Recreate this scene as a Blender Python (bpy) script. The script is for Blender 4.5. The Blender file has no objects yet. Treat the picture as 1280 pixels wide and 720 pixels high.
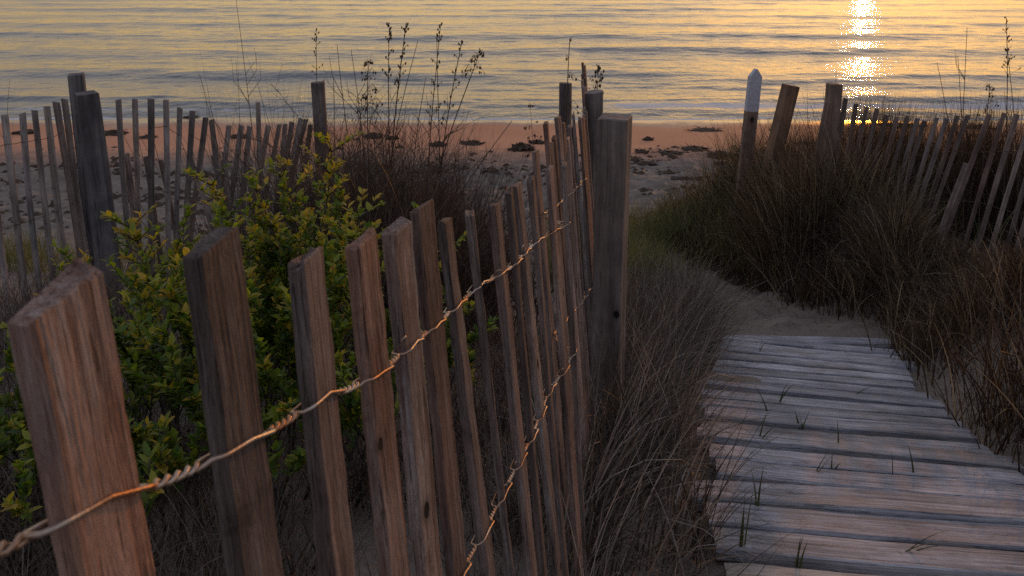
import bpy, math, random
import numpy as np
from mathutils import Vector, Matrix

random.seed(7)
RNG = np.random.default_rng(11)
R = math.radians
scene = bpy.context.scene
COL = scene.collection

# ------------------------------------------------------------------ camera, sky, sun, exposure
ZC = 3.54                      # eye height above the sea (sea level is z = 0)
FPX, PXC, PYC, PITCH = 1000.0, 640.0, 90.0, R(7.4)
SP, CP = math.sin(PITCH), math.cos(PITCH)
cam_data = bpy.data.cameras.new('camera')
cam = bpy.data.objects.new('camera', cam_data)
COL.objects.link(cam)
cam.location = (0, 0, ZC)
cam.rotation_euler = (R(90) - PITCH, 0, 0)
cam_data.sensor_width = 36
cam_data.lens = 36 * FPX / 1280
cam_data.shift_y = -(360 - PYC) / 1280
cam_data.clip_start = 0.02
cam_data.clip_end = 9000
cam_data.dof.use_dof = True
cam_data.dof.focus_distance = 2.4
cam_data.dof.aperture_fstop = 22
scene.camera = cam
scene.cycles.use_adaptive_sampling = False
scene.cycles.use_denoising = False

SUN_AZ, SUN_EL = R(23.7), R(3.9)
BAND, TOP = 7.8, 4.7
world = bpy.data.worlds.new('World')
scene.world = world
world.use_nodes = True
wn, wl = world.node_tree.nodes, world.node_tree.links
sky = wn.new('ShaderNodeTexSky')
sky.sky_type = 'NISHITA'
sky.sun_disc = False
sky.sun_elevation = SUN_EL
sky.sun_rotation = SUN_AZ
sky.air_density = 1.5
sky.dust_density = 2.6
sky.ozone_density = 5.0
wn['Background'].inputs[1].default_value = 0.10
def wnode(op, a, b=0.):
    n_ = wn.new('ShaderNodeMath'); n_.operation = op
    for i_, q_ in enumerate((a, b)):
        if hasattr(q_, 'is_linked'): wl.new(q_, n_.inputs[i_])
        else: n_.inputs[i_].default_value = q_
    return n_.outputs[0]
def wvec(op, a, b):
    n_ = wn.new('ShaderNodeVectorMath'); n_.operation = op
    for i_, q_ in enumerate((a, b)):
        if hasattr(q_, 'is_linked'): wl.new(q_, n_.inputs[i_])
        else: n_.inputs[i_].default_value = q_
    return n_
# added sky glow to brighten sea and foreground: cream low down, lavender overhead
wtc = wn.new('ShaderNodeTexCoord'); wsep = wn.new('ShaderNodeSeparateXYZ'); wl.new(wtc.outputs['Generated'], wsep.inputs[0])
el_ = wnode('MAXIMUM', wsep.outputs[2], 0.)
low = wnode('EXPONENT', wnode('MULTIPLY', el_, -5.4))
toward = wvec('DOT_PRODUCT', wtc.outputs['Generated'], (math.sin(SUN_AZ), math.cos(SUN_AZ), 0)).outputs['Value']
front = wnode('ADD', wnode('MULTIPLY', toward, .5), .5)
wcl = wn.new('ShaderNodeTexNoise'); wcl.inputs['Scale'].default_value = 3.0; wcl.inputs['Detail'].default_value = 5
wl.new(wvec('MULTIPLY', wtc.outputs['Generated'], (.7, .7, 4.5)).outputs[0], wcl.inputs['Vector'])
glow_noise = wnode('ADD', .35, wnode('MULTIPLY', wcl.outputs[0], 1.3))
kb = wnode('MULTIPLY', wnode('MULTIPLY', low, wnode('POWER', front, 1.6)), wnode('MULTIPLY', glow_noise, BAND))
kt = wnode('MULTIPLY', wnode('SUBTRACT', 1., low), wnode('MULTIPLY', glow_noise, TOP))
def wscale(col_, k_):
    n_ = wn.new('ShaderNodeVectorMath'); n_.operation = 'SCALE'; n_.inputs[0].default_value = col_; wl.new(k_, n_.inputs['Scale']); return n_.outputs[0]
tot = wvec('ADD', wscale((1.0, .62, .15), kb), wscale((.53, .53, .63), kt)).outputs[0]
tot = wvec('ADD', tot, wvec('MULTIPLY', sky.outputs[0], (.72, .70, .66)).outputs[0]).outputs[0]
wl.new(tot, wn['Background'].inputs[0])

sun_data = bpy.data.lights.new('sun', 'SUN')
sun_data.energy = 0.45
sun_data.angle = R(0.6)
sun_data.color = (1.0, 0.36, 0.035)
sun = bpy.data.objects.new('sun', sun_data)
COL.objects.link(sun)
SUN_DIR = Vector((math.sin(SUN_AZ) * math.cos(SUN_EL), math.cos(SUN_AZ) * math.cos(SUN_EL), math.sin(SUN_EL)))
sun.rotation_euler = (-SUN_DIR).to_track_quat('-Z', 'Y').to_euler()
sun.location = (4, 9, 8)

scene.view_settings.view_transform = 'Standard'
scene.view_settings.look = 'None'
scene.view_settings.gamma = 1
scene.view_settings.use_curve_mapping = False
scene.view_settings.exposure = 0.56

# ------------------------------------------------------------------ helpers
def spot(x, y, Z):
    """World point seen by the survey photo at (x, y), Z metres along the view axis."""
    u, v = (x - PXC) / FPX, (y - PYC) / FPX
    return Vector((u * Z, Z * (CP - v * SP), ZC - Z * (SP + v * CP)))

def sstep(a, b, x):
    t = np.clip((x - a) / (b - a), 0, 1)
    return t * t * (3 - 2 * t)

_perm = np.random.default_rng(3).permutation(512)
_perm = np.concatenate([_perm, _perm, _perm])
_ga = np.random.default_rng(5).uniform(0, 2 * np.pi, 512)
_gx, _gy = np.cos(_ga), np.sin(_ga)
def perlin(x, y):
    x = np.asarray(x, float); y = np.asarray(y, float)
    xi = np.floor(x).astype(int); yi = np.floor(y).astype(int)
    xf, yf = x - xi, y - yi
    def g(i, j, dx, dy):
        h = _perm[(_perm[(xi + i) & 511] + yi + j) & 511]
        return _gx[h] * dx + _gy[h] * dy
    u = xf ** 3 * (xf * (xf * 6 - 15) + 10); v = yf ** 3 * (yf * (yf * 6 - 15) + 10)
    a = g(0, 0, xf, yf) * (1 - u) + g(1, 0, xf - 1, yf) * u
    b = g(0, 1, xf, yf - 1) * (1 - u) + g(1, 1, xf - 1, yf - 1) * u
    return (a * (1 - v) + b * v) * 1.5
def fbm(x, y, o=4):
    s, a = 0, 1.0
    for k in range(o):
        s = s + a * perlin(x * 2 ** k + 17.3 * k, y * 2 ** k - 9.1 * k); a *= .5
    return s

def tag(o, label=None, cat=None, group=None, kind=None):
    if label: o['label'] = label
    if cat: o['category'] = cat
    if group: o['group'] = group
    if kind: o['kind'] = kind
    return o
def empty(name, loc):
    o = bpy.data.objects.new(name, None); COL.objects.link(o)
    o.location = loc; o.empty_display_size = .1
    return o
def link(name, mesh, mat, parent=None, mw=None):
    """Link a mesh as one object; mw is its world matrix."""
    o = bpy.data.objects.new(name, mesh); COL.objects.link(o)
    if mat and not mesh.materials: mesh.materials.append(mat)
    m = mw if mw is not None else Matrix.Identity(4)
    if parent is not None:
        o.parent = parent
        m = Matrix.Translation(-Vector(parent.location)) @ m
    o.matrix_basis = m
    return o
def np_mesh(name, verts, quads=None, tris=None, smooth=True, attrs=None):
    me = bpy.data.meshes.new(name)
    verts = np.asarray(verts, np.float32).reshape(-1, 3)
    me.vertices.add(len(verts)); me.vertices.foreach_set('co', verts.ravel())
    nq = 0 if quads is None else len(quads); nt = 0 if tris is None else len(tris)
    loops = np.concatenate([np.asarray(a, np.int32).ravel() for a in (quads, tris) if a is not None and len(a)])
    me.loops.add(len(loops)); me.loops.foreach_set('vertex_index', loops)
    me.polygons.add(nq + nt)
    st = np.concatenate([np.arange(nq) * 4, nq * 4 + np.arange(nt) * 3]).astype(np.int32)
    me.polygons.foreach_set('loop_start', st)
    me.polygons.foreach_set('use_smooth', np.full(nq + nt, smooth))
    for k, a in (attrs or {}).items():
        at = me.attributes.new(k, 'FLOAT', 'POINT'); at.data.foreach_set('value', np.asarray(a, np.float32))
    me.update(calc_edges=True); me.validate()
    return me

class MB:
    """collects rings and tubes into one mesh"""
    def __init__(s): s.v, s.f = [], []
    def loft(s, rings, caps=True):
        b = len(s.v); n = len(rings[0])
        for r in rings: s.v.extend([tuple(p) for p in r])
        for i in range(len(rings) - 1):
            for j in range(n):
                k = (j + 1) % n
                s.f.append((b + i * n + j, b + i * n + k, b + (i + 1) * n + k, b + (i + 1) * n + j))
        if caps:
            s.f.append(tuple(b + j for j in reversed(range(n))))
            s.f.append(tuple(b + (len(rings) - 1) * n + j for j in range(n)))
    def tube(s, pts, r0, r1=None, n=5):
        r1 = r0 if r1 is None else r1
        pts = [Vector(p) for p in pts]; rings = []
        up = Vector((.3, .2, 1)).normalized()
        for i, p in enumerate(pts):
            d = (pts[min(i + 1, len(pts) - 1)] - pts[max(i - 1, 0)])
            if d.length < 1e-9: d = Vector((0, 0, 1))
            d.normalize()
            a = d.cross(up)
            if a.length < 1e-3: a = d.cross(Vector((1, 0, 0)))
            a.normalize(); c = d.cross(a)
            r = r0 + (r1 - r0) * i / max(1, len(pts) - 1)
            rings.append([p + (a * math.cos(t) + c * math.sin(t)) * r for t in [2 * math.pi * k / n for k in range(n)]])
        s.loft(rings)
    def mesh(s, name, smooth=False):
        me = bpy.data.meshes.new(name); me.from_pydata(s.v, [], s.f); me.update()
        if smooth:
            for p in me.polygons: p.use_smooth = True
        return me

# ------------------------------------------------------------------ materials
def new_mat(name):
    m = bpy.data.materials.new(name); m.use_nodes = True
    nt = m.node_tree
    return m, nt.nodes, nt.links, nt.nodes['Principled BSDF'], nt.nodes['Material Output']
def ramp(N, stops):
    r = N.new('ShaderNodeValToRGB'); e = r.color_ramp.elements
    while len(e) < len(stops): e.new(.5)
    for i, (p, c) in enumerate(stops):
        e[i].position = p; e[i].color = (*c, 1)
    return r
def noise(N, L, vec, scale, detail=4, rough=.55, dist=0):
    n = N.new('ShaderNodeTexNoise'); n.inputs['Scale'].default_value = scale
    n.inputs['Detail'].default_value = detail; n.inputs['Roughness'].default_value = rough
    n.inputs['Distortion'].default_value = dist
    if vec is not None: L.new(vec, n.inputs['Vector'])
    return n
def mix(N, L, fac, a, b, mode='MIX'):
    m = N.new('ShaderNodeMix'); m.data_type = 'RGBA'; m.blend_type = mode
    for sock, val in ((m.inputs[0], fac), (m.inputs[6], a), (m.inputs[7], b)):
        if hasattr(val, 'is_linked'): L.new(val, sock)
        else: sock.default_value = val if sock.type == 'VALUE' else (*val, 1)
    return m.outputs[2]
def maprange(N, L, v, a, b, c=0., d=1.):
    m = N.new('ShaderNodeMapRange'); L.new(v, m.inputs[0])
    for i, q in enumerate((a, b, c, d)): m.inputs[1 + i].default_value = q
    return m.outputs[0]
def math_(N, L, op, a, b=0.):
    m = N.new('ShaderNodeMath'); m.operation = op
    for i, q in enumerate((a, b)):
        if hasattr(q, 'is_linked'): L.new(q, m.inputs[i])
        else: m.inputs[i].default_value = q
    return m.outputs[0]
def vmath(N, L, op, a, b):
    m = N.new('ShaderNodeVectorMath'); m.operation = op
    for i, q in enumerate((a, b)):
        if hasattr(q, 'is_linked'): L.new(q, m.inputs[i])
        else: m.inputs[i].default_value = q
    return m.outputs[0]
def bump(N, L, h, strength, dist, prev=None):
    b = N.new('ShaderNodeBump'); b.inputs['Strength'].default_value = strength
    b.inputs['Distance'].default_value = dist
    L.new(h, b.inputs['Height'])
    if prev is not None: L.new(prev, b.inputs['Normal'])
    return b.outputs[0]

def wood(name, dark, mid, pale, axis=2, grain=70, depth=.0016, knots=(), sand=None, vary=.35, rough=.75, silver=0.):
    """weathered timber; grain runs along the local axis"""
    m, N, L, P, O = new_mat(name)
    tc = N.new('ShaderNodeTexCoord').outputs['Object']
    oi = N.new('ShaderNodeObjectInfo').outputs['Random']
    off = N.new('ShaderNodeCombineXYZ')
    L.new(math_(N, L, 'MULTIPLY', oi, 37.0), off.inputs[0]); L.new(math_(N, L, 'MULTIPLY', oi, 91.0), off.inputs[1])
    L.new(math_(N, L, 'MULTIPLY', oi, 53.0), off.inputs[2])
    sc = [1., 1., 1.]; sc[axis] = .035
    p1 = vmath(N, L, 'ADD', vmath(N, L, 'MULTIPLY', tc, sc), off.outputs[0])
    sc2 = [1., 1., 1.]; sc2[axis] = .2
    p2 = vmath(N, L, 'ADD', vmath(N, L, 'MULTIPLY', tc, sc2), off.outputs[0])
    p3 = vmath(N, L, 'ADD', tc, off.outputs[0])
    g1 = noise(N, L, p1, grain, 5, .65, .35)
    g2 = noise(N, L, p1, grain * 3.2, 3, .6, .2)
    bl = noise(N, L, p2, 9, 4, .6)
    st = noise(N, L, p3, 3.3, 5, .65)
    sp = noise(N, L, p2, 55, 3, .7)
    f = math_(N, L, 'ADD', math_(N, L, 'MULTIPLY', g1.outputs[0], .62), math_(N, L, 'MULTIPLY', bl.outputs[0], .38))
    cr = ramp(N, [(.34, dark), (.5, mid), (.64, pale)]); L.new(f, cr.inputs[0])
    col = cr.outputs[0]
    stn = ramp(N, [(.35, (.55, .53, .53)), (.62, (1.15, 1.1, 1.06))]); L.new(st.outputs[0], stn.inputs[0])
    col = mix(N, L, 1., col, stn.outputs[0], 'MULTIPLY')
    if silver:
        sv = noise(N, L, p2, 14, 5, .7); sw = noise(N, L, p1, grain * 2.1, 3, .7)
        k_ = math_(N, L, 'MULTIPLY', maprange(N, L, sv.outputs[0], .46, .66), maprange(N, L, sw.outputs[0], .40, .62))
        col = mix(N, L, math_(N, L, 'MULTIPLY', k_, silver), col, (.42, .37, .345))
        dk = noise(N, L, p3, 11, 6, .75, .6)
        col = mix(N, L, math_(N, L, 'MULTIPLY', maprange(N, L, dk.outputs[0], .58, .70), .6), col, tuple(c * .5 for c in dark))
    spk = maprange(N, L, sp.outputs[0], .64, .72)
    col = mix(N, L, math_(N, L, 'MULTIPLY', spk, .55), col, tuple(c * .35 for c in dark))
    crack = maprange(N, L, g2.outputs[0], .385, .30)
    col = mix(N, L, math_(N, L, 'MULTIPLY', crack, .7), col, tuple(c * .4 for c in dark))
    hv = N.new('ShaderNodeHueSaturation'); L.new(col, hv.inputs['Color'])
    L.new(maprange(N, L, oi, 0, 1, 1 - vary, 1 + vary * .7), hv.inputs['Value'])
    L.new(maprange(N, L, math_(N, L, 'FRACT', math_(N, L, 'MULTIPLY', oi, 17.3)), 0, 1, .75, 1.2), hv.inputs['Saturation'])
    col = hv.outputs[0]
    h = math_(N, L, 'ADD', g1.outputs[0], math_(N, L, 'MULTIPLY', g2.outputs[0], .8))
    h = math_(N, L, 'SUBTRACT', h, math_(N, L, 'MULTIPLY', crack, .35))
    for (kc, kr) in knots:
        d = vmath(N, L, 'SUBTRACT', tc, kc)
        d = vmath(N, L, 'MULTIPLY', d, (1, 1, .72) if axis == 2 else (.72, 1, 1))
        ln = N.new('ShaderNodeVectorMath'); ln.operation = 'LENGTH'; L.new(d, ln.inputs[0])
        k1 = maprange(N, L, ln.outputs['Value'], kr, kr * .75)
        k2 = maprange(N, L, ln.outputs['Value'], kr * 2.1, kr)
        col = mix(N, L, math_(N, L, 'MULTIPLY', k2, .6), col, tuple(c * .75 for c in dark))
        col = mix(N, L, k1, col, tuple(c * .12 for c in dark))
        h = math_(N, L, 'SUBTRACT', h, math_(N, L, 'MULTIPLY', k1, 2.0))
    if sand is not None:
        geo = N.new('ShaderNodeNewGeometry').outputs['Position']
        sn = noise(N, L, geo, 5.5, 6, .7); sf = noise(N, L, geo, 160, 2, .6)
        k = math_(N, L, 'ADD', sn.outputs[0], math_(N, L, 'MULTIPLY', sf.outputs[0], .16))
        k = maprange(N, L, k, .60, .72)
        col = mix(N, L, math_(N, L, 'MULTIPLY', k, .75), col, sand)
    L.new(col, P.inputs['Base Color'])
    P.inputs['Roughness'].default_value = rough
    P.inputs['Specular IOR Level'].default_value = .35
    L.new(bump(N, L, h, 1., depth), P.inputs['Normal'])
    return m

M = {}
M['picket'] = wood('weathered_lath', (.085, .05, .04), (.25, .15, .115), (.44, .30, .245), grain=130, depth=.008, silver=.7, vary=.5)
M['picket_b'] = wood('weathered_lath_knotted', (.08, .05, .04), (.235, .16, .13), (.43, .32, .27), grain=130, depth=.009, silver=.85, vary=.45,
                     knots=[((.006, .005, .74), .006), ((-.009, .005, .36), .005)])
M['picket_c'] = wood('weathered_lath_rough', (.075, .044, .034), (.24, .14, .105), (.41, .27, .215), grain=110, depth=.010, silver=.5, vary=.45,
                     knots=[((-.004, .005, .60), .007), ((.012, .005, .84), .004)])
M['far_picket'] = wood('grey_lath', (.12, .095, .085), (.29, .24, .21), (.44, .38, .35), grain=80, depth=.002, silver=.5)
M['right_picket'] = wood('pale_lath', (.11, .075, .06), (.24, .175, .145), (.36, .285, .245), grain=80, depth=.002)
M['post'] = wood('square_post_timber', (.09, .068, .06), (.19, .15, .13), (.28, .23, .20), grain=60, depth=.002,
                 knots=[((.032, -.052, .80), .011)], vary=.05)
M['round_post'] = wood('round_post_timber', (.08, .06, .053), (.17, .13, .115), (.25, .20, .18), grain=60, depth=.003, vary=.15)
M['old_post'] = wood('old_grey_post_timber', (.05, .045, .045), (.12, .11, .11), (.22, .21, .205), grain=32, depth=.008, vary=.05)
M['brown_post'] = wood('brown_post_timber', (.10, .06, .04), (.21, .13, .085), (.30, .20, .13), grain=50, depth=.003, vary=.1)
M['stake'] = wood('brown_stake_timber', (.11, .07, .05), (.22, .145, .10), (.30, .21, .15), grain=60, depth=.002,
                  knots=[((.0, -.03, 1.30), .02)], vary=.02)
M['plank'] = wood('boardwalk_timber', (.07, .074, .086), (.31, .328, .37), (.56, .575, .62), axis=0, grain=75, depth=.004, silver=.5,
                  sand=(.26, .23, .205), vary=.25)
M['new_plank'] = wood('brown_boardwalk_timber', (.085, .08, .07), (.32, .305, .275), (.51, .485, .44), axis=0, grain=60, depth=.003,
                      sand=(.27, .215, .175), vary=.12)
M['driftwood'] = wood('driftwood_timber', (.15, .12, .10), (.30, .25, .22), (.42, .36, .32), axis=0, grain=60, depth=.003)

def simple(name, col, rough=.6, metal=0., spec=.5, nscale=0, namp=.4):
    m, N, L, P, O = new_mat(name)
    P.inputs['Roughness'].default_value = rough; P.inputs['Metallic'].default_value = metal
    P.inputs['Specular IOR Level'].default_value = spec
    if nscale:
        tc = N.new('ShaderNodeTexCoord').outputs['Object']
        n = noise(N, L, tc, nscale, 5, .65)
        c = ramp(N, [(.3, tuple(v * (1 - namp) for v in col)), (.7, tuple(min(1, v * (1 + namp)) for v in col))])
        L.new(n.outputs[0], c.inputs[0]); L.new(c.outputs[0], P.inputs['Base Color'])
        L.new(bump(N, L, n.outputs[0], .6, .01), P.inputs['Normal'])
    else: P.inputs['Base Color'].default_value = (*col, 1)
    return m
M['paint'] = simple('white_paint', (.47, .46, .50), .65, nscale=30, namp=.16)
M['weed_stem'] = simple('dry_stem', (.085, .06, .045), .8, spec=.2)
M['weed_head'] = simple('dry_seed_head', (.10, .065, .045), .85, spec=.2)
M['branch'] = simple('shrub_bark', (.06, .045, .038), .8, spec=.2)
M['seaweed'] = simple('dry_seaweed', (.055, .035, .022), .8, spec=.3, nscale=22, namp=.6)
m, N, L, P, O = new_mat('rusty_wire')
tc = N.new('ShaderNodeTexCoord').outputs['Object']
n = noise(N, L, tc, 18, 4, .6)
c = ramp(N, [(.38, (.36, .17, .085)), (.52, (.40, .29, .22)), (.62, (.50, .46, .42))]); L.new(n.outputs[0], c.inputs[0])
L.new(c.outputs[0], P.inputs['Base Color']); P.inputs['Metallic'].default_value = .75; P.inputs['Roughness'].default_value = .42
L.new(bump(N, L, noise(N, L, tc, 700, 2).outputs[0], .5, .0006), P.inputs['Normal'])
M['wire'] = m
M['thin_wire'] = simple('dark_rusted_wire', (.11, .07, .05), .6, .5)

def leafy(name, stops, transl=.45, rough=.5, spec=.35, through=(1.35, 1.1, .75)):
    """thin leaf or blade: colour from the per-leaf 'tint' value, some light passes through"""
    m, N, L, P, O = new_mat(name)
    a = N.new('ShaderNodeAttribute'); a.attribute_name = 'tint'
    c = ramp(N, stops); L.new(a.outputs['Fac'], c.inputs[0])
    L.new(c.outputs[0], P.inputs['Base Color'])
    P.inputs['Roughness'].default_value = rough; P.inputs['Specular IOR Level'].default_value = spec
    t = N.new('ShaderNodeBsdfTranslucent')
    L.new(mix(N, L, 1., c.outputs[0], through, 'MULTIPLY'), t.inputs[0])
    ms = N.new('ShaderNodeMixShader'); ms.inputs[0].default_value = transl
    L.new(P.outputs[0], ms.inputs[1]); L.new(t.outputs[0], ms.inputs[2]); L.new(ms.outputs[0], O.inputs[0])
    return m
M['leaf'] = leafy('shrub_leaf', [(0, (.045, .085, .015)), (.45, (.11, .17, .025)), (.78, (.27, .29, .035)), (1, (.48, .32, .04))], .5, .4, through=(1.15, 1.35, .6))
M['grass'] = leafy('beach_grass_blade', [(0, (.03, .025, .02)), (.35, (.095, .08, .06)), (.7, (.18, .16, .135)), (1, (.38, .345, .30))], .35, through=(1.1, 1.02, .92))
M['green_grass'] = leafy('green_grass_blade', [(0, (.05, .06, .024)), (.4, (.12, .145, .055)), (.8, (.21, .215, .105)), (1, (.32, .27, .18))], .4)
M['straw'] = leafy('dead_grass_blade', [(0, (.03, .023, .018)), (.5, (.09, .064, .046)), (1, (.22, .175, .14))], .25, through=(1.15, 1.02, .9))
M['rust_grass'] = leafy('rusty_grass_blade', [(0, (.022, .012, .009)), (.3, (.072, .046, .030)), (.65, (.155, .115, .075)), (1, (.37, .31, .23))], .4, through=(1.25, 1.1, .75))
M['sprig'] = leafy('young_grass_blade', [(0, (.03, .045, .015)), (1, (.07, .09, .03))], .3)

# ------------------------------------------------------------------ terrain
def path_cx(y):
    y = np.asarray(y, float)
    a = .98 + .16 * (y - 1.72) + .045 * (y - 1.72) ** 2
    b = np.interp(y, [4.4, 5.1, 5.8, 7.0, 8.0, 9.0, 11, 14], [1.73, 1.82, 1.80, 1.55, 1.25, 1.05, .9, .8])
    a0 = .98 + .16 * (y - 1.72)
    return np.where(y < 1.72, a0, np.where(y < 4.4, a, b))
def plane_drop(y):
    y = np.asarray(y, float)
    yy = .5 * (y + np.sqrt(y * y + .12)) - .1
    return .94 + .279 * np.maximum(yy, -.05)
def ground_z(x, y):
    x = np.asarray(x, float); y = np.asarray(y, float)
    P_ = plane_drop(y); B_ = 2.68 + .0465 * y
    k = .22
    h = np.clip(.5 + .5 * (B_ - P_) / k, 0, 1)
    d = B_ * (1 - h) + P_ * h - k * h * (1 - h)
    d = np.where(y > 9.5, B_, d)
    d = np.where(y > 26, np.minimum(B_ + (y - 26) * .03, 6.5), d)
    c = path_cx(y)
    off = x - c
    bank = (.34 * sstep(.5, 1.3, off) + .10 * sstep(2.2, 3.4, off)) * sstep(1.2, 4.2, y) * (1 - sstep(8.3, 10.5, y))
    bank += .34 * np.exp(-((x - 2.72) / .42) ** 2 - ((y - 5.7) / 1.0) ** 2)
    bank += .10 * sstep(.5, .8, off) * (1 - sstep(3.5, 5.5, y))
    left = .24 * sstep(-.2, -1.6, x) * sstep(2.2, 4, y) * (1 - sstep(6, 9.5, y))
    bank = bank * (1 - .85 * np.exp(-((x - 3.75) / .6) ** 2 - ((y - 5.6) / 1.2) ** 2))
    mound = .42 * np.exp(-((x - 2.5) ** 2 / 1.1 + (y - 8.3) ** 2 / 1.2))
    strip = -.06 * sstep(-.42, -.6, off) * sstep(-1.3, -.9, off) * (1 - sstep(5, 7, y))
    dune = 1 - sstep(8.5, 10.5, y)
    und = .05 * fbm(x * .8 + 5, y * .8, 3) * dune * sstep(.5, .9, np.abs(off))
    # trampled dry sand and wrack on the upper beach
    rz = sstep(8.2, 10, y) * (1 - sstep(13.6, 15.2, y + .5 * perlin(x * .35, y * .2)))
    lump = .065 * np.maximum(fbm(x * 1.9, y * 2.6 + 40, 4) + .05, -.25) + .034 * fbm(x * 4.5, y * 7, 2)
    foot = .05 * fbm(x * 3.6 + 9, y * 3.0 - 4, 4) * sstep(4.4, 5.0, y) * dune
    fine = .006 * fbm(x * 9, y * 9, 2) * dune
    on_walk = (1 - sstep(.50, .62, np.abs(off))) * (1 - sstep(4.35, 4.6, y))
    z = ZC - d + bank + left + mound + strip + und + rz * lump + foot + fine
    # sand lies under the walkway, a little drifted over it near its far end
    wz = ZC - plane_drop(y) - .034 + .012 * fbm(x * 5, y * 5, 3)
    drift = .052 * np.exp(-((x - .93) ** 2 / .09 + (y - 3.45) ** 2 / .05)) + .03 * np.exp(-((x - 1.95) ** 2 / .2 + (y - 1.95) ** 2 / .004))
    return z * (1 - on_walk) + (wz + drift) * on_walk

def axis_coords(segs):
    out = []
    for a, b, n in segs: out += list(np.linspace(a, b, n, endpoint=False))
    out.append(segs[-1][1]); return np.array(out)
def grid_mesh(name, xs, ys, zf, attrs=None):
    X, Y = np.meshgrid(xs, ys)
    Z = zf(X, Y)
    v = np.stack([X, Y, Z], -1).reshape(-1, 3)
    nx, ny = len(xs), len(ys)
    i = (np.arange(ny - 1)[:, None] * nx + np.arange(nx - 1)[None, :]).ravel()
    q = np.stack([i, i + 1, i + nx + 1, i + nx], 1)
    at = {k: f(X, Y).ravel() for k, f in (attrs or {}).items()}
    return np_mesh(name, v, quads=q, attrs=at)

gx = axis_coords([(-900, -60, 12), (-60, -14, 30), (-14, -3.5, 130), (-3.5, 4.5, 200), (4.5, 15, 130), (15, 60, 30), (60, 900, 12)])
gy = axis_coords([(-60, -3, 15), (-3, .5, 25), (.5, 9, 210), (9, 15.5, 150), (15.5, 24, 40), (24, 60, 20), (60, 3000, 20)])
ground_me = grid_mesh('sand', gx, gy, ground_z)
m, N, L, P, O = new_mat('beach_sand')
pos = N.new('ShaderNodeNewGeometry').outputs['Position']
sep = N.new('ShaderNodeSeparateXYZ'); L.new(pos, sep.inputs[0])
lo = noise(N, L, pos, .5, 4, .6); mid_ = noise(N, L, pos, 4.5, 5, .65); fi = noise(N, L, pos, 60, 4, .7); gr = noise(N, L, pos, 420, 2, .7)
dry = ramp(N, [(.3, (.10, .078, .062)), (.55, (.185, .15, .122)), (.75, (.27, .225, .188))])
L.new(math_(N, L, 'ADD', math_(N, L, 'MULTIPLY', mid_.outputs[0], .6), math_(N, L, 'MULTIPLY', fi.outputs[0], .4)), dry.inputs[0])
wet_glow = ramp(N, [(.3, (.44, .185, .09)), (.7, (.52, .235, .12))]); L.new(lo.outputs[0], wet_glow.inputs[0])  # wet sand, with the orange glow of the low sky put into its colour
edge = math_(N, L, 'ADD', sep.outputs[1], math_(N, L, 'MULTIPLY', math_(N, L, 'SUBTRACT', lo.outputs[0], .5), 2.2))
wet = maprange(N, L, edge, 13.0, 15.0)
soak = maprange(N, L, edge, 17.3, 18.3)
col = mix(N, L, wet, dry.outputs[0], wet_glow.outputs[0])
col = mix(N, L, soak, col, (.17, .105, .075))
shell = maprange(N, L, gr.outputs[0], .70, .76)
col = mix(N, L, math_(N, L, 'MULTIPLY', shell, .35), col, (.08, .06, .05))
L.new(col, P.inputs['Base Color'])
L.new(maprange(N, L, soak, 0, 1, .8, .16), P.inputs['Roughness'])
hs = math_(N, L, 'ADD', math_(N, L, 'MULTIPLY', fi.outputs[0], .6), math_(N, L, 'MULTIPLY', gr.outputs[0], .4))
hs = math_(N, L, 'MULTIPLY', hs, maprange(N, L, wet, 0, 1, 1, .12))
b1 = bump(N, L, hs, .8, .012)
hm = math_(N, L, 'MULTIPLY', mid_.outputs[0], maprange(N, L, wet, 0, 1, 1, .08))
L.new(bump(N, L, hm, .7, .05, b1), P.inputs['Normal'])
M['sand'] = m
tag(link('sand', ground_me, m), kind='structure')

# ------------------------------------------------------------------ sea
def sea_swell(x, y):
    # long low swell running in, short crested, steeper as it shoals; one small breaker near the sand
    yw = y + 1.6 * perlin(x * .05 + 2, y * .05) + .7 * perlin(x * .13, y * .11 + 5)
    lam = 7.0 + .06 * (y - 20)
    ph = 2 * np.pi * np.log1p(.06 * (yw - 20) / 7.0) / .06
    am = .0088 * lam * np.clip(.75 + .9 * perlin(x * .05 + 9, y * .09), .15, 1.6)
    z = am * (np.cos(ph) + .25 * np.cos(2 * ph + .6))
    yw2 = y + .25 * x + 1.2 * perlin(x * .09 + 7, y * .09 + 3)
    z = z + .018 * np.cos(2 * np.pi * yw2 / 3.1) * np.clip(.5 + perlin(x * .1, y * .13 + 20), 0, 1.4)
    c = 21.3 + .012 * x + .5 * perlin(x * .07, 3 + 0 * x)
    t = (y - c) / .6
    z = z + .13 * np.clip(.6 + .9 * perlin(x * .08 + 4, 7.7 + 0 * x), .1, 1.4) * np.exp(-np.where(t < 0, t * t * 1.8, t * t * .6))
    return z
def sea_z(x, y):
    near = 1 - sstep(100, 160, y)
    z = sea_swell(x, y) * near
    z = z + near * (.028 * fbm(x * .35 + 3, y * .9, 3) + .012 * perlin(x * 1.1, y * 2.4) * (1 - sstep(45, 70, y)))
    z = z * sstep(17.8, 19.6, y)
    return z
sx = axis_coords([(-2500, -110, 14), (-110, -34, 110), (-34, 34, 290), (34, 110, 110), (110, 2500, 14)])
sy = axis_coords([(17.0, 26, 110), (26, 46, 170), (46, 100, 230), (100, 170, 70), (170, 900, 30), (900, 7500, 14)])
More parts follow.
